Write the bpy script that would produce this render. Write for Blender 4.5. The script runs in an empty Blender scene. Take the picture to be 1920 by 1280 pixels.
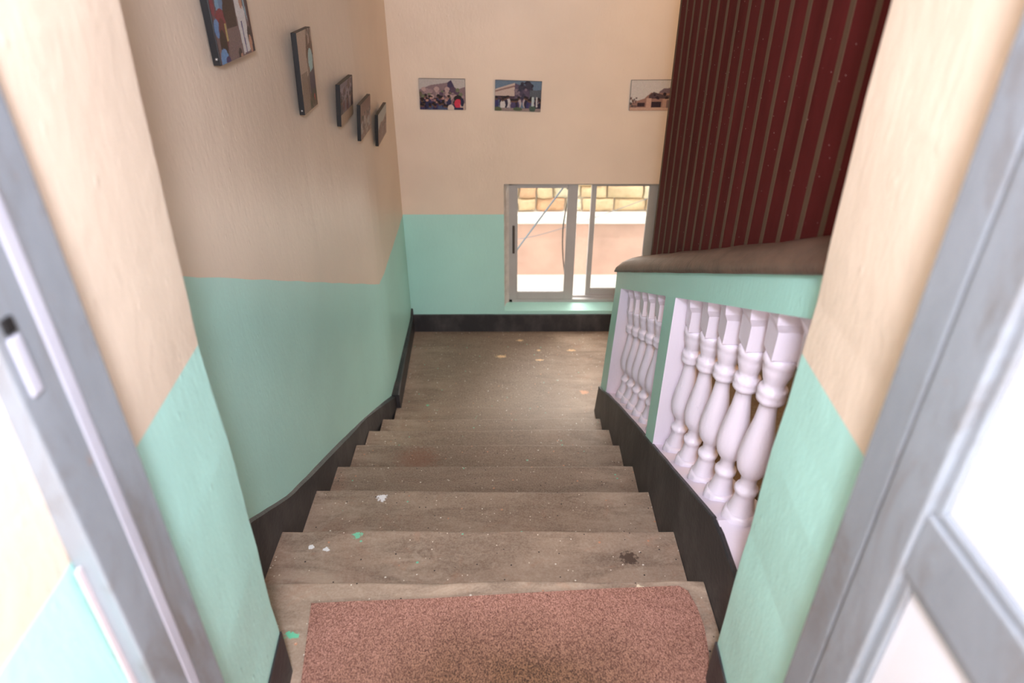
import bpy, bmesh, math, random
from mathutils import Vector, Matrix, noise
random.seed(7)
PI = math.pi
scn = bpy.context.scene
COL = scn.collection

# ---------------------------------------------------------------- camera
cd = bpy.data.cameras.new('camera')
cam = bpy.data.objects.new('camera', cd)
COL.objects.link(cam)
pitch, yaw, roll = .545, .006, .0012
F = Vector((math.sin(yaw)*math.cos(pitch), math.cos(yaw)*math.cos(pitch), -math.sin(pitch)))
R0 = Vector((math.cos(yaw), -math.sin(yaw), 0)); U0 = R0.cross(F)
Rv = R0*math.cos(roll)+U0*math.sin(roll); Uv = U0*math.cos(roll)-R0*math.sin(roll)
m = Matrix((Rv, Uv, -F)).transposed().to_4x4()
m.translation = Vector((.0945, -1.22, 1.482))
cam.matrix_world = m
cd.sensor_width = 36; cd.sensor_fit = 'HORIZONTAL'
cd.lens = 1250/1920*36
cd.clip_start = .02
cd.dof.use_dof = True; cd.dof.focus_distance = 2.3; cd.dof.aperture_fstop = 2.5
scn.camera = cam

# ---------------------------------------------------------------- world, sun, lights, exposure
w = bpy.data.worlds.new('sky'); scn.world = w; w.use_nodes = True
bg = w.node_tree.nodes['Background']
bg.inputs[0].default_value = (.90, .95, 1, 1); bg.inputs[1].default_value = 3.8

def light(name, kind, loc, target, energy, color=(1, 1, 1), size=1, sy=None):
    l = bpy.data.lights.new(name, kind); l.energy = energy; l.color = color
    if kind == 'AREA':
        l.shape = 'RECTANGLE'; l.size = size; l.size_y = sy or size
    o = bpy.data.objects.new(name, l); COL.objects.link(o); o.location = loc
    o.rotation_euler = (Vector(target)-Vector(loc)).to_track_quat('-Z', 'Y').to_euler()
    return o
sun = light('sun', 'SUN', (1, 0, 6), (.1, 2.05, 0), 1.6, (1, .93, .88)); sun.data.angle = .03
# the photographer's flash, just above the camera
light('camera_flash', 'POINT', (.10, -1.42, 1.84), (.08, .6, .2), 114, (.96, .99, 1.16)).data.shadow_soft_size = .09
# added fill from an assumed, unseen window behind the photographer
light('upstairs_fill', 'AREA', (.1, -3.05, 1.75), (.05, 0, .35), 64, (1, .96, .98), 1.9, 1.2)
# added weak warm fill under the stairwell ceiling, no fitting there
light('stairwell_fill', 'AREA', (.2, 1.25, 2.33), (.2, 1.2, 0), 1.5, (1, .87, .70), .8, 1.4)
# daylight that comes in over the lower flight from the right
light('side_daylight', 'AREA', (1.93, .9, 1.3), (.3, 2.8, .85), 28, (1, .57, .25), 1.4, 1.4)
# daylight of the lower window
light('lower_window_daylight', 'AREA', (.55, 3.12, -.10), (.10, 2.35, -.70), 12, (1, .90, .80), .7, .45).data.spread = 2.0

scn.view_settings.view_transform = 'Standard'
scn.view_settings.look = 'None'
scn.view_settings.exposure = 0.0
scn.view_settings.gamma = 1
scn.view_settings.use_curve_mapping = False

# ---------------------------------------------------------------- materials
def lin(c):
    return tuple(((v/255)/12.92 if v/255 <= .04045 else ((v/255+.055)/1.055)**2.4) for v in c)
MATS = {}
class NT:
    def __init__(s, name):
        s.m = bpy.data.materials.new(name); s.m.use_nodes = True; s.t = s.m.node_tree
        s.b = s.t.nodes['Principled BSDF']; MATS[name] = s.m
        s.pos = s.n('ShaderNodeNewGeometry').outputs['Position']
    def n(s, k, **kw):
        x = s.t.nodes.new(k)
        for a, b in kw.items(): setattr(x, a, b)
        return x
    def l(s, a, b): s.t.links.new(a, b)
    def mapped(s, scale, coord=None):
        x = s.n('ShaderNodeMapping'); x.inputs['Scale'].default_value = scale
        s.l(coord or s.pos, x.inputs['Vector']); return x.outputs[0]
    def noise(s, scale, detail=3, rough=.5, vec=None, dist=0):
        x = s.n('ShaderNodeTexNoise'); x.inputs['Scale'].default_value = scale
        x.inputs['Detail'].default_value = detail; x.inputs['Roughness'].default_value = rough
        x.inputs['Distortion'].default_value = dist
        s.l(vec or s.pos, x.inputs['Vector']); return x.outputs['Fac']
    def ramp(s, fac, stops):
        x = s.n('ShaderNodeValToRGB'); e = x.color_ramp.elements
        while len(e) < len(stops): e.new(.5)
        for i, (p, c) in enumerate(stops):
            e[i].position = p
            e[i].color = (c, c, c, 1) if isinstance(c, (int, float)) else tuple(c)+(1,)
        s.l(fac, x.inputs[0]); return x.outputs[0]
    def mix(s, fac, a, b, mode='MIX'):
        x = s.n('ShaderNodeMix', data_type='RGBA', blend_type=mode)
        for sock, v in ((x.inputs[0], fac), (x.inputs[6], a), (x.inputs[7], b)):
            if isinstance(v, (int, float)): sock.default_value = v
            elif isinstance(v, tuple): sock.default_value = v+(1,) if len(v) == 3 else v
            else: s.l(v, sock)
        return x.outputs[2]
    def math(s, op, a, b=0, c=None):
        x = s.n('ShaderNodeMath', operation=op)
        for i, v in enumerate((a, b) if c is None else (a, b, c)):
            if isinstance(v, (int, float)): x.inputs[i].default_value = v
            else: s.l(v, x.inputs[i])
        return x.outputs[0]
    def bump(s, h, strength, dist, prev=None):
        x = s.n('ShaderNodeBump'); x.inputs['Strength'].default_value = strength
        x.inputs['Distance'].default_value = dist; s.l(h, x.inputs['Height'])
        if prev: s.l(prev, x.inputs['Normal'])
        s.l(x.outputs[0], s.b.inputs['Normal']); return x.outputs[0]
    def col(s, c):
        if isinstance(c, tuple): s.b.inputs['Base Color'].default_value = c+(1,)
        else: s.l(c, s.b.inputs['Base Color'])
    def set(s, rough=.5, metal=0, **kw):
        s.b.inputs['Roughness'].default_value = rough; s.b.inputs['Metallic'].default_value = metal
        for k, v in kw.items(): s.b.inputs[k.replace('_', ' ')].default_value = v

def plaster(name, c, rough=.42, amt=1.0, var=.06):
    t = NT(name); c = lin(c)
    big = t.noise(2.2, 3)
    c2 = tuple(v*(1-var*1.6) for v in c)
    t.col(t.mix(t.ramp(big, [(.35, 0), (.7, 1)]), c, c2))
    t.set(rough)
    # brushed and trowelled lumps
    b = t.bump(t.noise(9, 3, .5, t.mapped((1, 1, .7))), .32*amt, .010)
    b = t.bump(t.noise(90, 3, .6, t.mapped((1, 1, .45))), .34*amt, .0028, b)
    sp = t.n('ShaderNodeTexVoronoi'); sp.inputs['Scale'].default_value = 24
    t.l(t.mapped((1, 1, .6)), sp.inputs['Vector'])
    t.bump(t.ramp(sp.outputs['Distance'], [(0, 1), (.13, 0)]), .5*amt, .002, b)
    return t.m
BEIGE = plaster('beige_wall_paint', (230, 212, 192), .42, 1.0)
MINT = plaster('mint_wall_paint', (180, 230, 220), .38, 1.0)
MINT2 = plaster('mint_balustrade_paint', (172, 225, 214), .4, 1.0)
WHITE = plaster('lavender_white_gloss_paint', (232, 224, 238), .3, 1.0, .03)
CEIL = plaster('ceiling_white_paint', (225, 218, 205), .6)

def black_paint():
    t = NT('black_skirting_paint')
    n = t.noise(9, 5, .6, t.mapped((1, 1, .5)))
    t.col(t.mix(t.ramp(n, [(.45, 0), (.75, 1)]), lin((44, 43, 46)), lin((80, 76, 76))))
    t.set(.5); t.bump(t.noise(60, 4), .4, .004)
    return t.m
BLACK = black_paint()

def concrete(name='worn_concrete', spots=True):
    t = NT(name)
    n1 = t.noise(3.2, 6, .62, t.mapped((.8, 1.6, 1)))
    base = t.mix(t.ramp(n1, [(.3, 0), (.7, 1)]), lin((134, 111, 94)), lin((190, 167, 146)))
    n2 = t.noise(9, 5, .65, t.mapped((.45, 1.8, 1)), .6)
    base = t.mix(t.ramp(n2, [(.46, 0), (.64, .75)]), base, lin((108, 88, 74)))
    n5 = t.noise(15, 5, .7, t.mapped((.8, 1.3, 1)), 1.2)
    base = t.mix(t.ramp(n5, [(.52, 0), (.66, .4)]), base, lin((192, 172, 152)))
    n6 = t.noise(6, 6, .7, t.mapped((1, 1.3, 1)), 2.0)
    base = t.mix(t.ramp(n6, [(.56, 0), (.66, .38)]), base, lin((170, 128, 104)))
    n3 = t.noise(2.1, 4, .6, t.mapped((1, 1, 1)), .8)
    base = t.mix(t.ramp(n3, [(.56, 0), (.7, .45)]), base, lin((150, 104, 82)))
    # lane of grime in the middle, deepened down the flight to paint in fading light
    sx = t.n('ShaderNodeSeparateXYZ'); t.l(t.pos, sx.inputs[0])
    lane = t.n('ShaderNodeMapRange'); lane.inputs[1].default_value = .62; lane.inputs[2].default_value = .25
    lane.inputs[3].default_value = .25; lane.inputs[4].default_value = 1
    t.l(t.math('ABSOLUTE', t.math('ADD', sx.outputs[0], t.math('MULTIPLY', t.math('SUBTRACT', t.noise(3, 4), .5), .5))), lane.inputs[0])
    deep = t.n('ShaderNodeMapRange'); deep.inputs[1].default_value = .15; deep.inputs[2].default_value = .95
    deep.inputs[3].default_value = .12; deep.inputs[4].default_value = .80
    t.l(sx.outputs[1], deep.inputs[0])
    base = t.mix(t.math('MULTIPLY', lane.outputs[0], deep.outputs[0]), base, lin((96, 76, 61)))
    fine = t.noise(160, 4, .7)
    base = t.mix(t.ramp(fine, [(.35, .0), (.72, .35)]), base, lin((205, 190, 172)))
    if spots:
        for sc, thr, c, cov in ((34, .10, (232, 226, 214), .72), (22, .085, (126, 196, 165), .80),
                                (48, .12, (52, 44, 42), .74), (26, .10, (196, 142, 112), .78), (70, .15, (226, 214, 198), .86)):
            v = t.n('ShaderNodeTexVoronoi'); v.inputs['Scale'].default_value = sc
            off = t.n('ShaderNodeVectorMath', operation='ADD'); off.inputs[1].default_value = (sc, sc*.37, 0)
            t.l(t.pos, off.inputs[0])
            wob = t.n('ShaderNodeTexNoise'); wob.inputs['Scale'].default_value = 60
            t.l(t.pos, wob.inputs['Vector'])
            t.l(off.outputs[0], v.inputs['Vector'])
            d = t.math('ADD', v.outputs['Distance'], t.math('MULTIPLY', wob.outputs['Fac'], .12))
            inside = t.math('LESS_THAN', d, thr+.06)
            sep = t.n('ShaderNodeSeparateColor'); t.l(v.outputs['Color'], sep.inputs[0])
            keep = t.math('GREATER_THAN', sep.outputs[0], cov)
            base = t.mix(t.math('MULTIPLY', inside, keep), base, lin(c))
        # single paint splashes and stains, where they lie on the steps
        for (x, y, z, r, c, e) in ((-.375, .597, -.296, .016, (245, 243, 245), .6), (.462, .174, -.134, .024, (84, 66, 56), .8),
                                (-.447, -.180, 0, .017, (104, 200, 160), 1.5), (.441, -.043, 0, .011, (240, 226, 196), 1),
                                (-.385, .267, -.134, .013, (120, 205, 170), .7), (-.50, .05, 0, .01, (120, 205, 170), .7),
                                (-.52, .22, -.134, .009, (240, 240, 240), 1), (-.47, .21, -.134, .009, (240, 240, 240), 1),
                                (-.33, 1.13, -.579, .085, (128, 78, 58), .9),
                                (.174, 2.751, -.917, .020, (226, 190, 146), 1.6), (.046, 2.545, -.917, .032, (226, 190, 146), 1.8), (.30, 2.50, -.917, .022, (226, 190, 146), 1.8),
                                (.30, 2.62, -.917, .014, (226, 190, 146), 1.2), (.559, 2.132, -.917, .024, (210, 160, 128), 1.0), (.52, 2.62, -.917, .026, (226, 190, 146), 1.9),
                                (-.39, 2.0, -.917, .009, (110, 190, 150), 1)):
            sv = t.n('ShaderNodeVectorMath', operation='SUBTRACT'); sv.inputs[1].default_value = (x, y, z)
            t.l(t.pos, sv.inputs[0])
            sc_ = t.n('ShaderNodeVectorMath', operation='MULTIPLY'); sc_.inputs[1].default_value = (1, e+.3, .6)
            t.l(sv.outputs[0], sc_.inputs[0])
            ln = t.n('ShaderNodeVectorMath', operation='LENGTH'); t.l(sc_.outputs[0], ln.inputs[0])
            wob = t.noise(85, 4, .65)
            d = t.math('ADD', ln.outputs['Value'], t.math('MULTIPLY', t.math('SUBTRACT', wob, .5), r*3.2))
            soft = .35 if r < .05 else .9
            x2 = t.n('ShaderNodeMapRange'); x2.inputs[1].default_value = r*(1-soft*.5); x2.inputs[2].default_value = r*(1+soft*.5)
            x2.inputs[3].default_value = .95 if r < .05 else .5; x2.inputs[4].default_value = 0; t.l(d, x2.inputs[0])
            base = t.mix(x2.outputs[0], base, lin(c))
    t.col(base)
    t.set(.55)
    b = t.bump(t.noise(30, 5, .6), .35, .004)
    t.bump(t.noise(200, 3, .7), .3, .0015, b)
    return t.m
CONC = concrete()

def simple(name, c, rough=.5, metal=0, bscale=None, bstr=.3, bd=.002, var=.0, vs=8, **kw):
    t = NT(name); c = lin(c)
    if var: t.col(t.mix(t.ramp(t.noise(vs, 4), [(.35, 0), (.7, 1)]), c, tuple(v*(1-var) for v in c)))
    else: t.col(c)
    t.set(rough, metal, **kw)
    if bscale: t.bump(t.noise(bscale, 4), bstr, bd)
    return t.m
COPING = None
def coping_mat():
    t = NT('brown_coping_paint')
    n = t.noise(18, 5, .6, t.mapped((1.5, .5, 1)))
    t.col(t.mix(t.ramp(n, [(.35, 0), (.7, 1)]), lin((82, 61, 51)), lin((114, 90, 76))))
    t.set(.45); b = t.bump(t.noise(30, 5, .6, t.mapped((.5, 3, 1))), .6, .006)
    t.bump(t.noise(150, 3), .3, .002, b)
    return t.m
COPING = coping_mat()
def maroon_mat():
    t = NT('maroon_gloss_paint')
    n = t.noise(5, 5, .65, t.mapped((1, 1, .35)))
    c = t.mix(t.ramp(n, [(.4, 0), (.75, 1)]), lin((78, 28, 27)), lin((98, 38, 38)))
    sc = t.noise(16, 6, .75, t.mapped((1, 1.5, .5)))
    c = t.mix(t.ramp(sc, [(.68, 0), (.80, .3)]), c, lin((130, 90, 98)))
    v = t.n('ShaderNodeTexVoronoi'); v.inputs['Scale'].default_value = 38; t.l(t.pos, v.inputs['Vector'])
    c = t.mix(t.ramp(v.outputs['Distance'], [(.045, .7), (.06, 0)]), c, lin((190, 170, 165)))
    t.col(c); t.set(.55); t.bump(t.noise(25, 4), .15, .003)
    return t.m
MAROON = maroon_mat(); MAROON.node_tree.nodes['Principled BSDF'].inputs['Specular IOR Level'].default_value = .02
STRIP = simple('brown_grey_rib', (94, 72, 57), .5, var=.15, vs=12, bscale=30, **{'Specular_IOR_Level': .05})  # brown-grey colour of the ribs on the maroon sheet
def steel():
    t = NT('dark_grey_door_steel')
    n = t.noise(5, 5, .6, t.mapped((1, 1, .3)))
    c = t.mix(t.ramp(n, [(.35, 0), (.7, 1)]), lin((140, 146, 153)), lin((116, 121, 127)))
    d = t.noise(7, 6, .7, t.mapped((1.2, 1.2, .5)), .8)
    c = t.mix(t.ramp(d, [(.50, 0), (.68, .6)]), c, lin((104, 92, 82)))
    c = t.mix(t.ramp(t.noise(26, 5, .7, t.mapped((1, 1, .4))), [(.66, 0), (.74, .6)]), c, lin((150, 112, 78)))
    t.col(c); t.set(.42, .15); t.bump(t.noise(35, 4), .3, .003)
    return t.m
STEEL = steel()
STEELB = simple('bright_steel_and_highlight', (186, 186, 198), .3, .2, bscale=40, var=.1)  # steel of the lock plate; on the bead it paints a highlight
SLOT = simple('lock_slot_black', (14, 13, 14), .6)
ALU = simple('window_aluminium', (190, 188, 186), .4, .25, var=.1)
RUBBER = simple('window_latch_dark', (70, 62, 56), .5)
MORTAR = simple('raw_plaster', (206, 202, 196), .8, bscale=40, bstr=.6, bd=.01, var=.2, vs=20)
EDGE = simple('black_board_edge', (26, 27, 30), .4)
BACKING = simple('board_back', (60, 50, 44), .7)
PIN = simple('silver_pin', (200, 198, 195), .3, .8)
CABLE = simple('black_cable_rubber', (62, 54, 52), .5)
POLE = simple('pale_grey_metal_rod', (132, 136, 146), .4, .3)
EXTP = simple('pink_render', (214, 170, 152), .85, bscale=12, bstr=.5, bd=.01, var=.22, vs=3)
EXTG = simple('pale_concrete_ground', (236, 228, 218), .8, bscale=20, var=.06)
LEDGE = simple('pale_concrete_ledge', (232, 222, 212), .8, bscale=20, var=.06)
STONE = [simple('sandstone_'+n_, c, .85, bscale=22, bstr=.7, bd=.02, var=.25, vs=9) for n_, c in
         (('ochre', (220, 188, 148)), ('cream', (226, 206, 174)), ('orange', (216, 168, 130)))]
GAP = simple('grey_mortar', (206, 192, 176), .9, bscale=30)

def glass_mat(name, tint=(1, 1, 1), rough=.0, mixd=0.0, dcol=(.9, .9, .92)):
    t = NT(name); nt = t.t
    g = t.n('ShaderNodeBsdfTransparent'); g.inputs[0].default_value = tint+(1,)
    gl = t.n('ShaderNodeBsdfGlossy'); gl.inputs['Roughness'].default_value = .03
    fr = t.n('ShaderNodeFresnel'); fr.inputs[0].default_value = 1.45
    mx = t.n('ShaderNodeMixShader'); t.l(fr.outputs[0], mx.inputs[0]); t.l(g.outputs[0], mx.inputs[1]); t.l(gl.outputs[0], mx.inputs[2])
    t.l(mx.outputs[0], nt.nodes['Material Output'].inputs[0])
    return t.m
GLASS = glass_mat('clear_glass', (.96, .97, .97))
def frosted():
    t = NT('frosted_white_glass')
    d = t.n('ShaderNodeBsdfDiffuse'); d.inputs[0].default_value = (.86, .86, .9, 1)
    tr = t.n('ShaderNodeBsdfTranslucent'); tr.inputs[0].default_value = (.9, .9, .93, 1)
    m1 = t.n('ShaderNodeMixShader'); m1.inputs[0].default_value = .35
    t.l(d.outputs[0], m1.inputs[1]); t.l(tr.outputs[0], m1.inputs[2])
    gl = t.n('ShaderNodeBsdfGlossy'); gl.inputs['Roughness'].default_value = .25
    fr = t.n('ShaderNodeFresnel'); fr.inputs[0].default_value = 1.45
    m2 = t.n('ShaderNodeMixShader'); t.l(fr.outputs[0], m2.inputs[0]); t.l(m1.outputs[0], m2.inputs[1]); t.l(gl.outputs[0], m2.inputs[2])
    t.l(m2.outputs[0], t.t.nodes['Material Output'].inputs[0])
    return t.m
FROST = frosted()
def carpet():
    t = NT('brown_carpet_pile')
    tc = t.pos
    v = t.noise(360, 2, .85, t.mapped((1, .6, 1)))
    n = t.noise(140, 3, .8)
    base = t.mix(t.ramp(v, [(.38, 0), (.62, 1)]), lin((118, 74, 64)), lin((212, 160, 142)))
    base = t.mix(t.ramp(n, [(.4, 0), (.7, .5)]), base, lin((160, 112, 92)))
    # darker brown towards the middle of the mat
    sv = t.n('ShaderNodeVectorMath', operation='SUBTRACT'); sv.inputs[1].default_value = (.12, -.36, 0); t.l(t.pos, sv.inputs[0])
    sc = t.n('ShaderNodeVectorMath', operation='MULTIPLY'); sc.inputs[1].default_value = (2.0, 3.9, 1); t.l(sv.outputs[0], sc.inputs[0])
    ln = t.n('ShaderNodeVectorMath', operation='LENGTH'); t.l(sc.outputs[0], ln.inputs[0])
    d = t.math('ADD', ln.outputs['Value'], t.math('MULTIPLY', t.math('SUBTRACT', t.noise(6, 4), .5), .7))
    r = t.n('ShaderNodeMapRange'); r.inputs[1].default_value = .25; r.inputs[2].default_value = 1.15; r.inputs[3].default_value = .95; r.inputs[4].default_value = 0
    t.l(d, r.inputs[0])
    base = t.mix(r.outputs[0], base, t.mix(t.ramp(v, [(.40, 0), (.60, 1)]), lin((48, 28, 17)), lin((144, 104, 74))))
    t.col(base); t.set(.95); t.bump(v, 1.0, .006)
    return t.m
CARPET = carpet()

# ---------------------------------------------------------------- mesh helpers
def mesh_obj(name, bm, mats, parent=None, smooth=False, recalc=True):
    if recalc: bmesh.ops.recalc_face_normals(bm, faces=bm.faces)
    me = bpy.data.meshes.new(name); bm.to_mesh(me); bm.free()
    for mm in (mats if isinstance(mats, (list, tuple)) else [mats]): me.materials.append(mm)
    if smooth:
        for p in me.polygons: p.use_smooth = True
    o = bpy.data.objects.new(name, me); COL.objects.link(o)
    if parent: o.parent = parent
    return o
def box(bm, x0, x1, y0, y1, z0, z1, mi=0, bevel=0):
    vs = [bm.verts.new((x, y, z)) for z in (z0, z1) for y in (y0, y1) for x in (x0, x1)]
    fs = [bm.faces.new([vs[i] for i in f]) for f in ((0, 2, 3, 1), (4, 5, 7, 6), (0, 1, 5, 4), (2, 6, 7, 3), (0, 4, 6, 2), (1, 3, 7, 5))]
    for f in fs: f.material_index = mi
    if bevel:
        es = set(e for f in fs for e in f.edges)
        r = bmesh.ops.bevel(bm, geom=list(es), offset=bevel, segments=2, affect='EDGES', profile=.5)
        for f in r['faces']: f.material_index = mi
    return vs
def B(name, x0, x1, y0, y1, z0, z1, mat, parent=None, bevel=0):
    bm = bmesh.new(); box(bm, x0, x1, y0, y1, z0, z1, 0, bevel)
    return mesh_obj(name, bm, mat, parent)
def prism_x(bm, poly, x0, x1, mi=0):
    """polygon in (y,z) extruded along x; x may be a function of (y,z)"""
    fx0 = x0 if callable(x0) else (lambda y, z: x0)
    fx1 = x1 if callable(x1) else (lambda y, z: x1)
    a = [bm.verts.new((fx0(y, z), y, z)) for y, z in poly]
    b = [bm.verts.new((fx1(y, z), y, z)) for y, z in poly]
    n = len(poly); fs = [bm.faces.new(a), bm.faces.new(b[::-1])]
    for i in range(n): fs.append(bm.faces.new((a[i], b[i], b[(i+1) % n], a[(i+1) % n])))
    for f in fs: f.material_index = mi
    return fs
def interp(pts, t):
    if t <= pts[0][0]: return pts[0][1]
    for (a, b), (c, d) in zip(pts, pts[1:]):
        if t <= c: return b+(d-b)*(t-a)/(c-a)
    return pts[-1][1]
def tube(bm, pts, r, seg=10, mi=0):
    rings = []
    for i, p in enumerate(pts):
        p = Vector(p)
        d = (Vector(pts[min(i+1, len(pts)-1)])-Vector(pts[max(i-1, 0)])).normalized()
        u = d.cross(Vector((0, 1, 0)) if abs(d.y) < .9 else Vector((1, 0, 0))).normalized(); v = d.cross(u)
        rings.append([bm.verts.new(p+(u*math.cos(2*PI*k/seg)+v*math.sin(2*PI*k/seg))*r) for k in range(seg)])
    for a, b in zip(rings, rings[1:]):
        for k in range(seg): bm.faces.new((a[k], a[(k+1) % seg], b[(k+1) % seg], b[k])).material_index = mi
    bm.faces.new(rings[0][::-1]); bm.faces.new(rings[-1])
def empty(name, loc, label=None, cat=None, group=None, structure=False):
    o = bpy.data.objects.new(name, None); COL.objects.link(o); o.location = loc; o.empty_display_size = .1
    tag(o, label, cat, group, structure); return o
def tag(o, label=None, cat=None, group=None, structure=False):
    if label: o['label'] = label
    if cat: o['category'] = cat
    if group: o['group'] = group
    if structure: o['kind'] = 'structure'
    return o
def under(o, parent):
    """parent keeping world coordinates (parents are unrotated empties)"""
    o.parent = parent
    o.matrix_parent_inverse = Matrix.Translation(-Vector(parent.location))
    return o

# ---------------------------------------------------------------- key dimensions
NY = [-.02, .284, .632, .921, 1.235, 1.5, 1.737, 1.957]
NZ = [0, -.134, -.296, -.432, -.579, -.703, -.814, -.900]
ZL = -.917                       # landing
YB = 2.885                       # back wall face
S = .469                         # fall of the flight
wx_pts = [(-.3, -.632), (.5, -.638), (1.2, -.645), (1.55, -.638), (1.75, -.618), (1.95, -.59), (2.1, -.582), (2.9, -.588)]
wx = lambda y: interp(wx_pts, y)
dado = lambda y: interp([(-.3, 1.053), (1.966, -.094), (YB+.2, -.045)], y)

# ---------------------------------------------------------------- floors
tag(B('floor', -2.0, 2.0, -3.2, -.27, -.2, 0, CONC), 'grey-brown concrete upper floor in the doorway under the mat', 'floor', structure=True)
bm = bmesh.new()
box(bm, -.60, .80, 1.957, YB, ZL-.2, ZL); box(bm, .80, 2.0, 1.70, YB, ZL-.2, ZL)
tag(mesh_obj('floor', bm, CONC), 'concrete landing floor at the foot of the flight below the window', 'floor', structure=True)
tag(B('floor', .80, 2.0, -.27, 1.7, -2.6, -2.5, CONC), 'concrete floor far below beyond the balusters', 'floor', structure=True)

# ---------------------------------------------------------------- stairs
def stair(ys, zs, x0, x1, zb, label, names, main=True):
    e = empty('staircase', ((x0+x1)/2, ys[-1], zs[-1]), label, 'stairs')
    prev = names
    for i in range(len(ys)):
        y0 = prev; y1 = ys[i]; prev = y1
        bm = bmesh.new()
        nx = 34
        prof = []
        rr = .0045; z = zs[i]
        rng = random.Random(i*13+5)
        sl = rng.uniform(-.004, .004); dz_ = rng.uniform(-.003, .003)
        sgn = 1 if y1 > y0 else -1
        base = [(y0, zb), (y0, z), (y1-sgn*rr*2.2, z), (y1-sgn*rr, z-rr*.15), (y1-sgn*rr*.3, z-rr*.6), (y1, z-rr*1.4), (y1, zb)]
        rows = []
        xa, xb = x0, x1
        if main and i >= 6: xa, xb = (-.605, .604) if i == 6 else (-.568, .598)
        for k in range(nx+1):
            x = xa+(xb-xa)*k/nx
            wob = (noise.noise(Vector((x*4.2, i*3.3, 0)))*.007+noise.noise(Vector((x*17, i*3.3, 5)))*.0025+sl*(k/nx-.5)*3)
            row = []
            for j, (y, zz) in enumerate(base):
                dy = wob if j >= 2 and j < 6 else 0
                row.append(bm.verts.new((x, y+dy, zz)))
            rows.append(row)
        for a, b in zip(rows, rows[1:]):
            n = len(base)
            for j in range(n): bm.faces.new((a[j], a[(j+1) % n], b[(j+1) % n], b[j]))
        bm.faces.new(rows[0]); bm.faces.new(rows[-1][::-1])
        o = mesh_obj('step', bm, CONC, smooth=False); under(o, e)
    return e
stair(NY, NZ, -.628, .618, -1.15, 'worn grey-brown concrete flight spotted with paint, going down to the landing', -.27)
stair([1.42-.29*i for i in range(6)], [ZL-.14*(i+1) for i in range(6)], .80, 1.995, -2.5,
      'lower concrete flight seen only through the gaps between the white balusters', 1.70, False)

# ---------------------------------------------------------------- left wall
bm = bmesh.new()
ys = sorted(set([-.27]+[round(-.2+.1*i, 3) for i in range(31)]+[1.966, YB])); ys = [y for y in ys if y <= YB]
zt, zb = 2.4, -1.2
cols = []
for y in ys:
    x = wx(y)
    bump_ = lambda z: noise.noise(Vector((0, y*1.6, z*1.2)))*.004
    zs = [zb, (zb+dado(y))/2, dado(y)]+[dado(y)+(zt-dado(y))*k/5 for k in range(1, 6)]
    cols.append([bm.verts.new((x+bump_(z)+.0025*math.sin(y*5), y, z+(.002*math.sin(y*23) if z == dado(y) else 0))) for z in zs])
for a, b in zip(cols, cols[1:]):
    for j in range(len(a)-1):
        f = bm.faces.new((a[j], b[j], b[j+1], a[j+1])); f.material_index = 0 if j < 2 else 1
bk = [[bm.verts.new((-.80, y, z)) for z in (zb, zt)] for y in (ys[0], ys[-1])]
bm.faces.new((bk[0][0], bk[0][1], bk[1][1], bk[1][0]))
bm.faces.new([*cols[0][:], bk[0][1], bk[0][0]]); bm.faces.new([*cols[-1][:], bk[1][1], bk[1][0]])
bm.faces.new([c[-1] for c in cols]+[bk[1][1], bk[0][1]]); bm.faces.new([c[0] for c in cols]+[bk[1][0], bk[0][0]])
tag(mesh_obj('wall_left', bm, [MINT, BEIGE], recalc=True), 'beige wall with sloping mint dado beside the stairs', 'wall', structure=True)

# ---------------------------------------------------------------- back wall with window opening
WX0, WX1, WZ0, WZ1, ZD = .066, 1.10, -.757, .152, -.048
bm = bmesh.new()
def wallbox(x0, x1, z0, z1, mi): box(bm, x0, x1, YB, YB+.22, z0, z1, mi)
wallbox(-.80, WX0, -1.3, ZD, 0); wallbox(-.80, WX0, ZD, WZ1, 1)
wallbox(WX1, 2.1, -1.3, ZD, 0); wallbox(WX1, 2.1, ZD, WZ1, 1)
wallbox(WX0, WX1, -1.3, WZ0, 0); wallbox(-.80, 2.1, WZ1, 2.4, 1)
tag(mesh_obj('wall_back', bm, [MINT, BEIGE]), 'beige back wall with mint dado around the low window', 'wall', structure=True)
# right wall beyond the lower flight
bm = bmesh.new()
box(bm, 2.0, 2.1, -.27, YB, -2.6, -.05, 0); box(bm, 2.0, 2.1, -.27, YB, -.05, 2.4, 1)
tag(mesh_obj('wall_right', bm, [MINT, BEIGE]), 'beige and mint wall beyond the lower flight', 'wall', structure=True)

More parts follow.
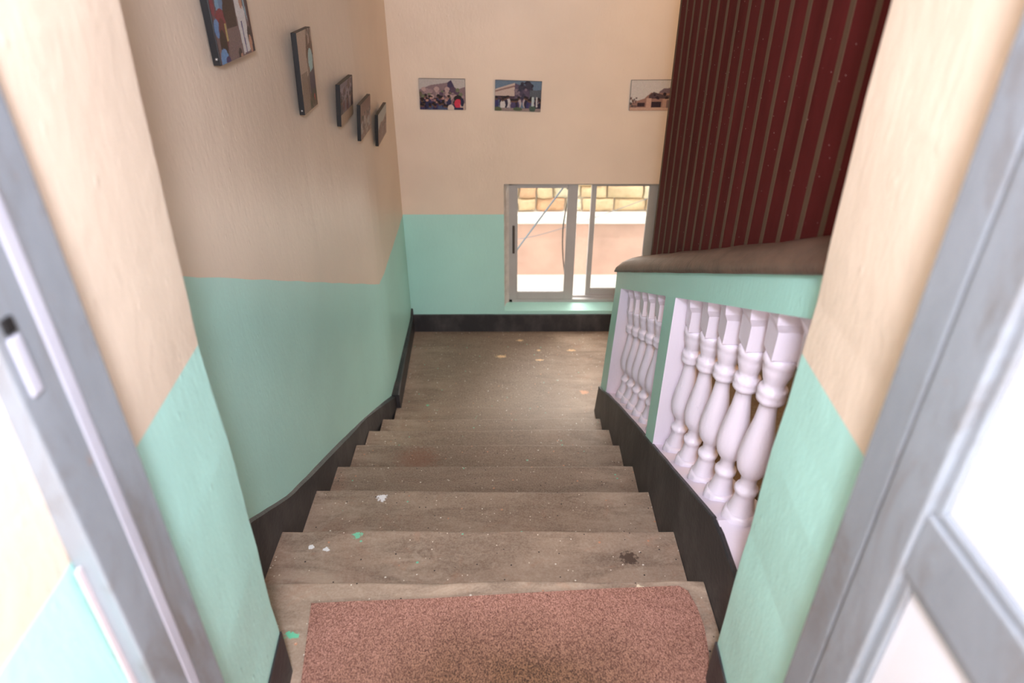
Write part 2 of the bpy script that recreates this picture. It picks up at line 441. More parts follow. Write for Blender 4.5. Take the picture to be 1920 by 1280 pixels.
# ---------------------------------------------------------------- doorway wall, two blocks with hand plastered corner edges
LX = [(-.1, -.418), (.13, -.421), (.311, -.421), (.493, -.416), (.727, -.414), (.912, -.419), (1.027, -.413), (1.21, -.405), (1.351, -.397), (1.413, -.394), (2.4, -.385)]
RX = [(-.1, .554), (.166, .555), (.326, .558), (.483, .561), (.687, .563), (.913, .571), (1.001, .572), (1.09, .569), (1.218, .566), (1.416, .565), (2.4, .56)]
def jamb(edge, path, xo, sgn, yfar, name, label):
    bm = bmesh.new()
    zs = [-.2, 0, .08, .16, .24, .33, .42, .5, .6, .7, .8, .905, 1.0, 1.1, 1.2, 1.3, 1.4, 1.6, 2.0, 2.4]
    rng = random.Random(3 if sgn > 0 else 9)
    rows = []
    for z in zs:
        x0 = interp(edge, z); x0 += rng.uniform(-.0015, .0015)
        rr = .008
        row = [(xo, yfar), (x0+sgn*rr, yfar), (x0+sgn*rr*.3, yfar-rr*.3), (x0, yfar-rr)]
        row += [(x0+dx, y) for dx, y in path]
        row += [(xo, path[-1][1])]
        rows.append([bm.verts.new((x, y, z)) for x, y in row])
    for a, b, z in zip(rows, rows[1:], zs):
        n = len(a)
        for j in range(n):
            f = bm.faces.new((a[j], a[(j+1) % n], b[(j+1) % n], b[j])); f.material_index = 0 if z < .9 else 1
    bm.faces.new(rows[0]); bm.faces.new(rows[-1][::-1])
    return tag(mesh_obj(name, bm, [MINT, BEIGE]), label, 'wall', structure=True)
jamb(LX, [(.021, -.53), (.043, -.75), (.048, -.90)], -2.0, -1, -.27, 'wall_front', 'thick beige and mint doorway reveal on the left')
jamb(RX, [(-.014, -.557), (-.02, -.90)], 2.0, 1, -.30, 'wall_front', 'thick beige and mint doorway reveal on the right')
tag(B('wall_front', -.42, .58, -.9, -.27, 2.12, 2.4, BEIGE), 'beige wall over the doorway', 'wall', structure=True)
bm = bmesh.new()
box(bm, .60, 2.0, -.298, -.272, -2.6, 2.4, 0)
for f in bm.faces: pass
# baseboards on the reveals
def reveal_board(edge, path, sgn, yfar, name):
    bm = bmesh.new(); t = .004
    pts = [(interp(edge, .1), yfar-.004)]+[(interp(edge, .1)+dx, y) for dx, y in path]
    for (xa, ya), (xb, yb) in zip(pts, pts[1:]):
        v = [bm.verts.new((x, y, z)) for z in (0, .148) for x, y in ((xa-sgn*t, ya), (xb-sgn*t, yb), (xb+sgn*.004, yb), (xa+sgn*.004, ya))]
        for f in ((0, 1, 2, 3), (4, 5, 6, 7), (0, 1, 5, 4), (1, 2, 6, 5), (2, 3, 7, 6), (3, 0, 4, 7)): bm.faces.new([v[i] for i in f])
    return tag(mesh_obj(name, bm, BLACK), 'black painted skirting on the doorway reveal', 'skirting', structure=True)
reveal_board(LX, [(.021, -.53), (.043, -.75), (.048, -.90)], -1, -.27, 'baseboard_front')
reveal_board(RX, [(-.014, -.557), (-.02, -.90)], 1, -.30, 'baseboard_front')
# wall that closes the lower stair void under the doorway
mesh_obj('wall_front', bm, BEIGE)['kind'] = 'structure'
# upper room
tag(B('wall_west', -2.1, -2.0, -3.3, -.27, -.2, 2.4, BEIGE), 'beige side wall of the upper room', 'wall', structure=True)
tag(B('wall_east', 2.0, 2.1, -3.3, -.27, -.2, 2.4, BEIGE), 'beige side wall of the upper room', 'wall', structure=True)
bm = bmesh.new()
box(bm, -2, -.95, -3.3, -3.2, 0, 2.4); box(bm, 1.15, 2, -3.3, -3.2, 0, 2.4)
box(bm, -.95, 1.15, -3.3, -3.2, 0, 1.05); box(bm, -.95, 1.15, -3.3, -3.2, 2.36, 2.4)
tag(mesh_obj('wall_south', bm, BEIGE), 'beige window wall of the upper room', 'wall', structure=True)
bm = bmesh.new()
box(bm, -2.1, 2.1, -3.3, YB+.22, 2.4, 2.5)
tag(mesh_obj('ceiling', bm, CEIL), 'plain white ceiling', 'ceiling', structure=True)

# ---------------------------------------------------------------- baseboards of the stairwell
def skirt_left():
    bm = bmesh.new()
    # sloping board against the stairs
    top = [(-.26, .165), (.0, .150), (.12, .088), (.4, -.093), (.709, -.244), (1.2, -.478), (1.623, -.672), (1.955, -.815)]
    yy = [-.26+.05*i for i in range(45)]; yy = [y for y in yy if y < 1.95]+[1.955]
    fxl = lambda y: interp([(-.3, -.622), (1.5, -.632), (1.70, -.610), (1.955, -.566)], y)
    A = []
    for y in yy:
        zt_ = interp(top, y)+.0035*noise.noise(Vector((y*9, 3, 0)))
        A.append([bm.verts.new((x, y, z)) for x, z in ((wx(y)-.02, -1.15), (fxl(y), -1.15), (fxl(y), zt_-.006), (wx(y)-.0, zt_+.004), (wx(y)-.02, zt_))])
    for a, b in zip(A, A[1:]):
        for j in range(5): bm.faces.new((a[j], a[(j+1) % 5], b[(j+1) % 5], b[j]))
    bm.faces.new(A[0]); bm.faces.new(A[-1][::-1])
    # level board on the landing
    A = []
    for k in range(20):
        y = 1.955+(YB-1.955)*k/19
        zt_ = interp([(1.955, -.805), (2.05, -.79), (YB-.06, -.775), (YB, -.735)], y)
        xf = interp([(1.955, -.545), (YB, -.572)], y)
        A.append([bm.verts.new((x, y, z)) for x, z in ((-.62, ZL), (xf, ZL), (xf, zt_-.006), (xf-.006, zt_), (-.62, zt_))])
    for a, b in zip(A, A[1:]):
        for j in range(5): bm.faces.new((a[j], a[(j+1) % 5], b[(j+1) % 5], b[j]))
    bm.faces.new(A[0]); bm.faces.new(A[-1][::-1])
    tag(mesh_obj('baseboard_left', bm, BLACK), 'black painted skirting stepping down the left wall', 'skirting', structure=True)
skirt_left()
bm = bmesh.new()
N = 30
A = []
for k in range(N+1):
    x = -.575+(2.0+.575)*k/N
    zt_ = -.782+.003*noise.noise(Vector((x*6, 0, 1)))
    A.append([bm.verts.new((x, y, z)) for y, z in ((YB+.01, ZL), (YB-.012, ZL), (YB-.012, zt_-.004), (YB-.008, zt_), (YB+.01, zt_))])
for a, b in zip(A, A[1:]):
    for j in range(5): bm.faces.new((a[j], a[(j+1) % 5], b[(j+1) % 5], b[j]))
bm.faces.new(A[0]); bm.faces.new(A[-1][::-1])
tag(mesh_obj('baseboard_back', bm, BLACK), 'black painted skirting along the back wall', 'skirting', structure=True)
# black band under the balustrade
SILL = [(-.299, .206), (0, .206), (.45, -S*.45+.203), (1.0, -S+.202), (1.70, -S*1.70+.19)]
xr = lambda y: interp([(-.3, .620), (1.4, .618), (1.85, .598)], y)
bm = bmesh.new()
top = [(y_, z_+.003) for y_, z_ in SILL]+[(1.80, -.66), (1.845, -.675)]
yy = [-.299, -.2, -.15, -.12, -.1, -.05]+[.02+.08*i for i in range(23)]+[1.845]
A = []
for y in yy:
    zt_ = interp(top, y)+.0025*noise.noise(Vector((y*9, 8, 0)))
    x = xr(y)
    A.append([bm.verts.new((a_, y, z)) for a_, z in ((x+.012, -1.2), (x, -1.2), (x, zt_-.004), (x+.003, zt_), (x+.012, zt_))])
y = 1.935
A.append([bm.verts.new((a_, yy_, z)) for a_, yy_, z in ((.612, y, -1.2), (.597, y, -1.2), (.597, 1.925, -.917), (.600, 1.853, -.676), (.612, 1.853, -.676))])
for a, b in zip(A, A[1:]):
    for j in range(5): bm.faces.new((a[j], a[(j+1) % 5], b[(j+1) % 5], b[j]))
bm.faces.new(A[0]); bm.faces.new(A[-1][::-1])
tag(mesh_obj('baseboard_right', bm, BLACK), 'black painted band stepping down under the balustrade', 'skirting', structure=True)

# ---------------------------------------------------------------- balustrade
P = lambda y: -S*y
bal = empty('balustrade', (.70, 1.0, P(1.0)), 'mint and lavender-white concrete balustrade with brown coping beside the stairs', 'balustrade')
XF, XK = .625, .765
def newel_x(y, z):  # noqa   # the plaster face leans a little towards the foot of the end post
    return XF-.014*max(0, min(1, (y-1.3)/.5))*max(0, min(1, (P(y)+.85-z)/.7))
def paint(o_fs, bm):
    bm.normal_update()
sill_y0 = -.299
def frame_piece(name, poly):
    bm = bmesh.new()
    fs = prism_x(bm, poly, newel_x, XK, 1)
    fs[0].material_index = 0; fs[1].material_index = 0
    o = mesh_obj(name, bm, [MINT2, WHITE]); under(o, bal); return o
# top rail
frame_piece('rail', [(-.299, P(-.299)+.815), (.3, P(.3)+.815), (.9, P(.9)+.813), (1.59, P(1.59)+.815), (1.595, P(1.595)+.818), (1.745, P(1.745)+.899), (.9, P(.9)+.902), (-.299, P(-.299)+.90)][:4]+[(1.74, P(1.74)+.815), (1.74, P(1.74)+.90), (.9, P(.9)+.902), (-.299, P(-.299)+.90)])
# end post (leaning) and middle post
frame_piece('end_post', [(1.74, P(1.74)+.815), (1.59, P(1.59)+.815), (1.69, P(1.69)+.18), (1.70, -1.1), (1.915, -1.1), (1.915, ZL), (1.85, P(1.85)+.2)])
frame_piece('middle_post', [(.780, P(.780)+.815), (.658, P(.658)+.815), (.686, P(.686)+.18), (.80, P(.80)+.18)])
# white sill and the wall under it
bm = bmesh.new()
fs = prism_x(bm, [(-.299, .206), (0, .206), (.45, P(.45)+.203), (1.0, P(1.0)+.202), (1.70, P(1.70)+.19), (1.70, -1.2), (1.70, -2.5), (-.299, -2.5)], XF+.004, XK+.02, 0)
o = mesh_obj('sill', bm, WHITE); under(o, bal)
# coping
bm = bmesh.new()
rings = []
prof = [(.612, 0), (.606, .012), (.612, .032), (.632, .055), (.660, .070), (.69, .078), (.72, .080), (.75, .074), (.775, .058), (.790, .034), (.790, .0)]
ylist = [-.299, -.2]+[-.1+.08*i for i in range(23)]+[1.70, 1.735, 1.755, 1.765]
for y in ylist:
    k = 1 if y < 1.6 else math.sqrt(max(.02, 1-((y-1.6)/.168)**2))
    row = []
    for x, h in prof:
        n_ = noise.noise(Vector((x*8, y*9, 2)))*.004
        row.append(bm.verts.new((x+n_*.6+(.008 if y > 1.7 else 0), y, P(y)+.900+h*k+n_*(1 if h > .01 else .4))))
    rings.append(row)
for a, b in zip(rings, rings[1:]):
    for j in range(len(a)-1): bm.faces.new((a[j], a[j+1], b[j+1], b[j]))
    bm.faces.new((a[-1], a[0], b[0], b[-1]))
bm.faces.new(rings[0]); bm.faces.new(rings[-1][::-1])
o = mesh_obj('coping', bm, COPING, smooth=True); under(o, bal)

# turned balusters
def baluster_mesh():
    bm = bmesh.new()
    H = .612
    # (height fraction from the top, radius, squareness)
    pr = [(.175, .034), (.185, .037), (.205, .0375), (.215, .034), (.235, .0345), (.25, .033), (.285, .027), (.312, .0225),
          (.318, .030), (.325, .0325), (.340, .0335), (.352, .031), (.36, .0335), (.378, .0325), (.388, .0235),
          (.395, .0195), (.43, .0210), (.48, .0252), (.53, .0300), (.58, .0352), (.63, .0395), (.665, .0412), (.70, .0400), (.73, .0352), (.755, .027),
          (.772, .0200), (.80, .0195), (.822, .0205), (.828, .027), (.838, .0295), (.852, .029), (.862, .0245), (.88, .0245), (.91, .0270), (.935, .0300), (.95, .0325),
          (.957, .0350), (.972, .0355), (.98, .037), (1.01, .038)]
    seg = 28
    rings = []
    for f, r in pr:
        z = H*(1-f)
        rings.append([bm.verts.new((r*math.cos(2*PI*k/seg), r*math.sin(2*PI*k/seg), z)) for k in range(seg)])
    for a, b in zip(rings, rings[1:]):
        for k in range(seg): bm.faces.new((a[k], a[(k+1) % seg], b[(k+1) % seg], b[k]))
    bm.faces.new(rings[0]); bm.faces.new(rings[-1][::-1])
    for v in bm.verts:
        n_ = noise.noise(v.co*38)*.0016
        v.co.x += n_; v.co.y += noise.noise(v.co*38+Vector((9, 0, 0)))*.0016
    for f in bm.faces: f.smooth = True
    # square block and flared shoulder going up into the rail
    def sq(h, z): return [bm.verts.new((sx*h+noise.noise(Vector((sx, sy, z*9)))*.002, sy*h, z+(-S*sy*h if z > H else 0))) for sx, sy in ((-1, -1), (1, -1), (1, 1), (-1, 1))]
    ss = [sq(.030, H*.826), sq(.033, H*.832), sq(.0335, H*.90), sq(.035, H*.95), sq(.046, H*.99), sq(.052, H*1.03)]
    for a, b in zip(ss, ss[1:]):
        for k in range(4): bm.faces.new((a[k], a[(k+1) % 4], b[(k+1) % 4], b[k]))
    bm.faces.new(ss[0][::-1]); bm.faces.new(ss[-1])
    # shell foot
    bmesh.ops.recalc_face_normals(bm, faces=bm.faces)
    me = bpy.data.meshes.new('baluster'); bm.to_mesh(me); bm.free(); me.materials.append(WHITE)
    return me
bme = baluster_mesh()
def foot_mesh():
    bm = bmesh.new(); seg = 24
    rings = []
    for f, r in ((-.03, .046), (.004, .0455), (.012, .043), (.02, .041), (.024, .036)):
        rings.append([bm.verts.new((r*(1+.05*math.cos(8*2*PI*k/seg))*math.cos(2*PI*k/seg), r*(1+.05*math.cos(8*2*PI*k/seg))*math.sin(2*PI*k/seg), f-S*r*math.sin(2*PI*k/seg)*(1-max(f, 0)/.03))) for k in range(seg)])
    for a, b in zip(rings, rings[1:]):
        for k in range(seg): bm.faces.new((a[k], a[(k+1) % seg], b[(k+1) % seg], b[k])).smooth = True
    bm.faces.new(rings[0]); bm.faces.new(rings[-1][::-1])
    bmesh.ops.recalc_face_normals(bm, faces=bm.faces)
    me = bpy.data.meshes.new('foot'); bm.to_mesh(me); bm.free(); me.materials.append(WHITE); return me
fme = foot_mesh()
for y in (1.545, 1.41, 1.275, 1.14, 1.005, .87, .600, .449, .299, .151, .004, -.16):
    o = bpy.data.objects.new('baluster', bme); COL.objects.link(o)
    o.location = (.692, y, max(P(y), -.0 if y < 0 else -9)+.203); under(o, bal); o.rotation_euler = (.035, 0, random.uniform(-.06, .06)); o.location.y += .018
    if y < 0: o.location.z = .206; o.scale.z = 1.09
    f = bpy.data.objects.new('foot', fme); COL.objects.link(f); f.parent = o
# ---------------------------------------------------------------- slatted maroon partition on the coping
par = empty('partition', (.72, .7, P(.7)+.975), 'dark maroon ribbed metal partition rising from the brown coping', 'partition')
y0, y1 = -.299, 1.480
zt_ = 2.4
def vstrip(name, a, b, xa, xb, mat, ch=.0015):
    bm = bmesh.new()
    pts = [(xb, a), (xa+ch, a), (xa, a+ch), (xa, b-ch), (xa+ch, b), (xb, b)]
    lo = [bm.verts.new((x, yy_, P(yy_)+.968)) for x, yy_ in pts]; hi = [bm.verts.new((x, yy_, zt_)) for x, yy_ in pts]
    for j in range(6): bm.faces.new((lo[j], lo[(j+1) % 6], hi[(j+1) % 6], hi[j]))
    bm.faces.new(lo); bm.faces.new(hi[::-1])
    return under(mesh_obj(name, bm, mat), par)
vstrip('sheet', y0, y1, .720, .732, MAROON)
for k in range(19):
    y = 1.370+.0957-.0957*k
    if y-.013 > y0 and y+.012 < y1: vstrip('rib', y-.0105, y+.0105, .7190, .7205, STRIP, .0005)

# ---------------------------------------------------------------- window
win = empty('window_1', ((WX0+WX1)/2, YB+.1, WZ0), 'low aluminium sliding window on the landing', 'window', structure=True)
YW = YB+.09
def wb(name, x0, x1, ya, yb, z0, z1, mat=None, parent=None, bevel=.003):
    o = B(name, x0, x1, ya, yb, z0, z1, mat or ALU, None, bevel); under(o, parent or win); return o
bm = bmesh.new()
fx0, fx1, fz0, fz1 = .098, WX1+.001, -.735, WZ1
box(bm, fx0, fx0+.022, YW, YW+.08, fz0, fz1); box(bm, fx1-.022, fx1, YW, YW+.08, fz0, fz1)
box(bm, fx0, fx1, YW, YW+.08, fz1-.035, fz1); box(bm, fx0, fx1, YW, YW+.08, fz0, fz0+.022)
box(bm, fx0+.02, fx1-.02, YW+.036, YW+.044, fz0+.02, fz0+.035)
under(mesh_obj('window_frame', bm, ALU), win)
def sash(x0, x1, ya, wl, wr, bt):
    z0, z1 = fz0+.022, fz1-.02
    bm = bmesh.new()
    box(bm, x0, x0+wl, ya, ya+.028, z0, z1, 0, .003); box(bm, x1-wr, x1, ya, ya+.028, z0, z1, 0, .003)
    box(bm, x0+wl, x1-wr, ya+.002, ya+.026, z1-.038, z1, 0, .002); box(bm, x0+wl, x1-wr, ya+.002, ya+.026, z0, z0+bt, 0, .002)
    s = mesh_obj('sash', bm, ALU); under(s, win)
    g = B('glass', x0+wl, x1-wr, ya+.012, ya+.016, z0+bt, z1-.038, GLASS); g.parent = s
    return s
s1 = sash(.104, .548, YW+.003, .052, .066, .055)
s2 = sash(.640, fx1-.008, YW+.044, .034, .074, .06)
o = B('latch', .122, .137, YW-.006, YW+.004, -.36, -.16, RUBBER, None, .003); o.parent = s1
# raw plaster making good beside the frame
bm = bmesh.new()
rng = random.Random(4)
prev = None
for k in range(25):
    z = WZ0+(WZ1-WZ0)*k/24
    wv = .026+rng.uniform(-.006, .008)
    row = [bm.verts.new((WX0-.002, YB+.045+rng.uniform(-.02, .02), z)), bm.verts.new((WX0+.006, YB+.06, z)), bm.verts.new((WX0+wv*.5, YW-.012, z)), bm.verts.new((fx0+.004, YW+.002, z)), bm.verts.new((WX0-.002, YW+.05, z))]
    if prev:
        for j in range(5): bm.faces.new((prev[j], prev[(j+1) % 5], row[(j+1) % 5], row[j]))
    else: bm.faces.new(row)
    prev = row
bm.faces.new(prev[::-1])
under(mesh_obj('plaster_fillet', bm, MORTAR), win)
bm = bmesh.new()
prism_x(bm, [(YB+.002, WZ0-.001), (YB+.002, WZ0+.002), (YW+.01, fz0+.004), (YW+.01, WZ0-.001)], WX0, WX1)
under(mesh_obj('window_sill', bm, MINT), win)

# ---------------------------------------------------------------- outside
tag(B('ground', -3, 5, YB+.22, 4.5, -1.4, -1.2, EXTG), 'sunlit pale concrete ground outside the window', 'ground', structure=True)
rw = empty('retaining_wall', (.7, 4.4, -1.2), 'pink rendered garden wall with sandstone blocks above a pale ledge, outside the window', 'wall')
under(B('rendered_base', -3, 5, 4.4, 4.6, -1.2, -.685, EXTP), rw)
under(B('ledge', -3, 5, 4.345, 4.6, -.685, -.60, LEDGE, None, .01), rw)
under(B('mortar_core', -3, 5, 4.46, 4.7, -.60, .45, GAP), rw)
rng = random.Random(11)
z = -.595
for row in range(7):
    h = rng.uniform(.10, .14)
    x = -.75+rng.uniform(-.1, .1)
    while x < 2.35:
        L = rng.uniform(.14, .36)
        bm = bmesh.new()
        box(bm, x+.008, x+L-.008, 4.42+rng.uniform(-.012, .012), 4.48, z+.008, z+h-.006, 0)
        bmesh.ops.subdivide_edges(bm, edges=bm.edges, cuts=3, use_grid_fill=True)
        c = Vector((x+L/2, 4.45, z+h/2))
        for v in bm.verts:
            d = v.co-c
            ex = abs(d.x)/(L/2); ez = abs(d.z)/(h/2)
            if v.co.y < 4.47: v.co.y += .02*max(0, max(ex, ez)-.55)
            v.co += Vector((noise.noise(v.co*11), noise.noise(v.co*11+Vector((5, 0, 0))), noise.noise(v.co*11+Vector((0, 5, 0)))))*.012
        s_ = mesh_obj('stone', bm, rng.choice(STONE), smooth=True); under(s_, rw)
        x += L
    z += h
# rod, cables
bm = bmesh.new(); tube(bm, [(.10, 3.40, -.62), (.169, 3.40, -.50), (.33, 3.40, -.265), (.492, 3.40, -.03), (.62, 3.40, .16)], .006)
tag(mesh_obj('rod', bm, POLE, smooth=True), 'thin pale grey rod leaning diagonally outside the left pane', 'rod')
bm = bmesh.new()
cpts = [(.44, 3.38, .03), (.49, 3.38, -.025), (.515, 3.38, -.04), (.525, 3.38, -.075), (.517, 3.38, -.14), (.502, 3.38, -.25), (.494, 3.38, -.36), (.498, 3.38, -.50), (.510, 3.38, -.62), (.523, 3.38, -.72), (.53, 3.38, -.84), (.535, 3.38, -1.0), (.54, 3.38, -1.2)]
def smooth_pts(p, n=5):
    out = []
    for i in range(len(p)-1):
        a, b, c, d = [Vector(p[max(0, min(len(p)-1, i+k))]) for k in (-1, 0, 1, 2)]
        for s_ in range(n):
            t = s_/n
            out.append(.5*((2*b)+(c-a)*t+(2*a-5*b+4*c-d)*t*t+(3*b-a-3*c+d)*t**3))
    out.append(Vector(p[-1])); return out
tube(bm, smooth_pts(cpts), .0045)
tag(mesh_obj('cable', bm, CABLE, smooth=True), 'black cable hanging in a slack curve outside beside the middle window bar', 'cable')
bm = bmesh.new(); tube(bm, smooth_pts([(-.1, 3.9, -.67), (.3, 3.9, -.615), (.8, 3.9, -.45), (1.3, 3.9, -.26), (1.8, 3.9, -.1)]), .0022)
tag(mesh_obj('wire', bm, POLE, smooth=True), 'thin pale wire rising to the right in front of the stone wall', 'wire')

# ---------------------------------------------------------------- doors
def door(name, sx, xf, ys0, label, glass, z0=.012, z1=2.08):
    """leaf swung back along the reveal; xf = room-side face, sx = side of the wall (+1 right)"""
    d = empty(name, (xf, ys0, 0), label, 'door', structure=True)
    t = .026*sx
    def bb(nm, a, b, ya, yb, za, zb, mat, bev=.002, par=None):
        o = B(nm, min(a, b), max(a, b), ya, yb, za, zb, mat, None, bev); under(o, d); return o
    ye = ys0-.60
    # far stile: two flat bands with a raised bead between them
    bm = bmesh.new()
    def b2(x0, x1, ya, yb, za, zb, bv): box(bm, min(x0, x1), max(x0, x1), ya, yb, za, zb, 0, bv)
    b2(xf, xf+t, ys0-.052, ys0, z0, z1, .003)
    b2(xf-.004*sx, xf+t, ys0-.118, ys0-.060, z0, z1, .003)
    b2(xf+.006*sx, xf+t, ys0-.062, ys0-.050, z0, z1, .001)
    under(mesh_obj('stile', bm, STEEL), d)
    bb('stile', xf, xf+t, ye, ye+.07, z0, z1, STEEL, .003)
    bb('rail', xf, xf+t, ye+.07, ys0-.118, z1-.08, z1, STEEL, .003)
    bb('rail', xf, xf+t, ye+.07, ys0-.118, z0, z0+.12, STEEL, .003)
    r = bb('rail', xf, xf+t, ye+.07, ys0-.118, .925, 1.005, STEEL, .003)
    gp = [(z0+.12, .925), (1.005, z1-.08)]
    for za, zb in gp:
        bm = bmesh.new(); xg = xf+t*.5
        for (ya, yb, zc, zd) in ((ys0-.130, ys0-.116, za, zb), (ye+.068, ye+.08, za, zb), (ye+.08, ys0-.130, za, za+.012), (ye+.08, ys0-.130, zb-.012, zb)):
            box(bm, min(xf+.004*sx, xf+.012*sx), max(xf+.004*sx, xf+.012*sx), ya, yb, zc, zd, 0, .002)
        under(mesh_obj('glazing_bead', bm, STEEL), d)
        o = B('glass', min(xg, xg+.004*sx), max(xg, xg+.004*sx), ye+.07, ys0-.118, za, zb, glass); under(o, d)
    return d
dl = empty('door_1', (-.362, -.60, 0), 'grey steel door frame upright with lock keep on the left reveal', 'door', structure=True)
bm = bmesh.new()
box(bm, -.378, -.350, -.655, -.601, .012, 2.10, 0, .003)
box(bm, -.378, -.3485, -.727, -.664, .012, 2.10, 0, .003)
under(mesh_obj('door_frame', bm, STEEL), dl)
dr = door('door_2', 1, .500, -.638, 'grey steel door leaf with frosted white panes folded back on the right', FROST)
# pale bead painting in the bevel highlight, and lock on the left leaf
o = B('highlight_bead', -.362, -.3475, -.677, -.651, .012, 2.08, STEELB, None, .006); under(o, dl)
bm = bmesh.new(); box(bm, -.349, -.3445, -.716, -.700, 1.115, 1.178, 0, .003)
lp = mesh_obj('lock_plate', bm, STEELB); under(lp, dl)
o = B('lock_slot', -.349, -.3445, -.714, -.701, 1.181, 1.196, SLOT, None, .001); under(o, dl)
o = B('plaster_corner_stand_in', -.3715, -.368, -.736, -.727, .012, .90, simple('pale_pink_plaster', (190, 178, 180), .4), None, .001); under(o, dl)  # stands for the pale plaster corner of the wall, not a door part

# ---------------------------------------------------------------- mat
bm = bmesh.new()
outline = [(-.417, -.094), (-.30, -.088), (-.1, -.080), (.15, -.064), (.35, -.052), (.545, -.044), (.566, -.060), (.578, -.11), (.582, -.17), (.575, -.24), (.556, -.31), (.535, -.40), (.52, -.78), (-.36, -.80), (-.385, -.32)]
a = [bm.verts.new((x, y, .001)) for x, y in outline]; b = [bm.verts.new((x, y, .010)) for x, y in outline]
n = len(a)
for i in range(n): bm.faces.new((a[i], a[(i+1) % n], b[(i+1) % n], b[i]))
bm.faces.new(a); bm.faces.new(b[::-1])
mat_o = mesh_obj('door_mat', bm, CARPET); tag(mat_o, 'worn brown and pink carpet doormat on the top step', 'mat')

# ---------------------------------------------------------------- photo prints
W_, H_ = 96, 64
class Canvas:
    def __init__(s, w, h, c, seed):
        s.w, s.h = w, h; s.r = random.Random(seed); s.p = [[list(c) for _ in range(w)] for _ in range(h)]
    def px(s, i, j, c):
        if 0 <= i < s.w and 0 <= j < s.h: s.p[j][i] = list(c)
    def rect(s, x0, y0, x1, y1, c):
        for j in range(int(y0*s.h), int(math.ceil(y1*s.h))):
            for i in range(int(x0*s.w), int(math.ceil(x1*s.w))): s.px(i, j, c)
    def ell(s, cx, cy, rx, ry, c):
        for j in range(int((cy-ry)*s.h)-1, int((cy+ry)*s.h)+2):
            for i in range(int((cx-rx)*s.w)-1, int((cx+rx)*s.w)+2):
                if (((i+.5)/s.w-cx)/rx)**2+(((j+.5)/s.h-cy)/ry)**2 <= 1: s.px(i, j, c)
    def poly(s, pts, c):
        for j in range(s.h):
            for i in range(s.w):
                x, y = (i+.5)/s.w, (j+.5)/s.h; ins = False
                for k in range(len(pts)):
                    (xa, ya), (xb, yb) = pts[k], pts[k-1]
                    if (ya > y) != (yb > y) and x < (xb-xa)*(y-ya)/(yb-ya)+xa: ins = not ins
                if ins: s.px(i, j, c)
    def blobs(s, n, x0, y0, x1, y1, cs, rmin=.015, rmax=.05, asp=1.4):
        for _ in range(n):
            r = s.r.uniform(rmin, rmax); s.ell(s.r.uniform(x0, x1), s.r.uniform(y0, y1), r, r*asp, s.r.choice(cs))
    def people(s, n, x0, y0, x1, y1, cloth, h=.22):
        ps = sorted([(s.r.uniform(y0, y1), s.r.uniform(x0, x1)) for _ in range(n)])
        for y, x in ps:
            c = s.r.choice(cloth); ww = h*.16
            s.ell(x, y+h*.6, ww, h*.45, c); s.ell(x, y+h*.13, ww*.55, h*.16, (96, 68, 58)); s.ell(x, y+h*.04, ww*.6, h*.1, (32, 26, 30))
    def grain(s, a=9):
        for row in s.p:
            for c in row:
                g = s.r.uniform(-a, a)
                for k in range(3): c[k] = max(4, min(250, c[k]+g+s.r.uniform(-a, a)*.4))
def print_mat(i):
    t = NT('printed_photograph_%s' % i)
    v = t.n('ShaderNodeVertexColor'); v.layer_name = 'picture'
    t.l(v.outputs[0], t.b.inputs['Base Color']); t.set(.35); t.b.inputs['Specular IOR Level'].default_value = .25
    return t.m
PRM = print_mat('ink')
def photo(name, cv, center, w, h, facing, label, th=.016, tilt=0, pin=False, lean=0):
    """facing 'x': hangs on the left wall looking to +x; 'y': on the back wall looking to -y. center = middle of the print face"""
    o = empty(name, center, label, 'photograph', 'photographs hanging on the stairwell walls')
    bm = bmesh.new()
    lay = bm.loops.layers.float_color.new('picture')
    vs = [[bm.verts.new((-w/2+w*i/cv.w, -.0006, h/2-h*j/cv.h)) for i in range(cv.w+1)] for j in range(cv.h+1)]
    for j in range(cv.h):
        for i in range(cv.w):
            f = bm.faces.new((vs[j][i], vs[j+1][i], vs[j+1][i+1], vs[j][i+1]))
            c = lin([v*1.0 for v in cv.p[j][i]])
            for l in f.loops: l[lay] = (*c, 1)
    me = bpy.data.meshes.new('print'); bm.to_mesh(me); bm.free(); me.materials.append(PRM)
    p = bpy.data.objects.new('print', me); COL.objects.link(p); p.parent = o
    bm = bmesh.new(); box(bm, -w/2-.001, w/2+.001, 0, th, -h/2-.001, h/2+.001, 0, .0015)
    b_ = mesh_obj('board', bm, EDGE, o)
    if pin:
        bm = bmesh.new(); bmesh.ops.create_uvsphere(bm, u_segments=10, v_segments=6, radius=.0035)
        q = mesh_obj('pin', bm, PIN, o, True); q.location = (-w/2-.001, th*.45, -h/2+.014)
    o.rotation_euler = (lean, tilt, PI/2) if facing == 'x' else (0, tilt, 0)
    return o
SK, DK = (172, 128, 108), (36, 28, 32)
# nearest picture: a crowded room
c = Canvas(96, 66, (104, 86, 88), 1)
c.rect(0, 0, 1, .35, (70, 58, 66)); c.poly([(.25, 1), (.33, .55), (.62, .5), (.7, 1)], (112, 94, 94)); c.rect(0, 0, .3, .5, (92, 74, 84))
c.people(9, .05, -.02, .55, .12, [(92, 124, 158), (120, 50, 66), (84, 60, 70), (110, 150, 180)], .3)
c.ell(.2, .45, .13, .13, (120, 46, 60)); c.ell(.45, .38, .16, .2, (44, 32, 36)); c.rect(.33, .38, .6, .58, (50, 36, 38))
c.ell(.07, .55, .07, .12, (92, 130, 176)); c.ell(.20, .66, .10, .22, (92, 44, 50)); c.ell(.16, .78, .09, .2, (34, 24, 28)); c.rect(.27, .52, .30, .74, (168, 150, 96))
c.ell(.12, .95, .1, .14, (96, 138, 182)); c.ell(.2, .98, .06, .06, (50, 40, 90))
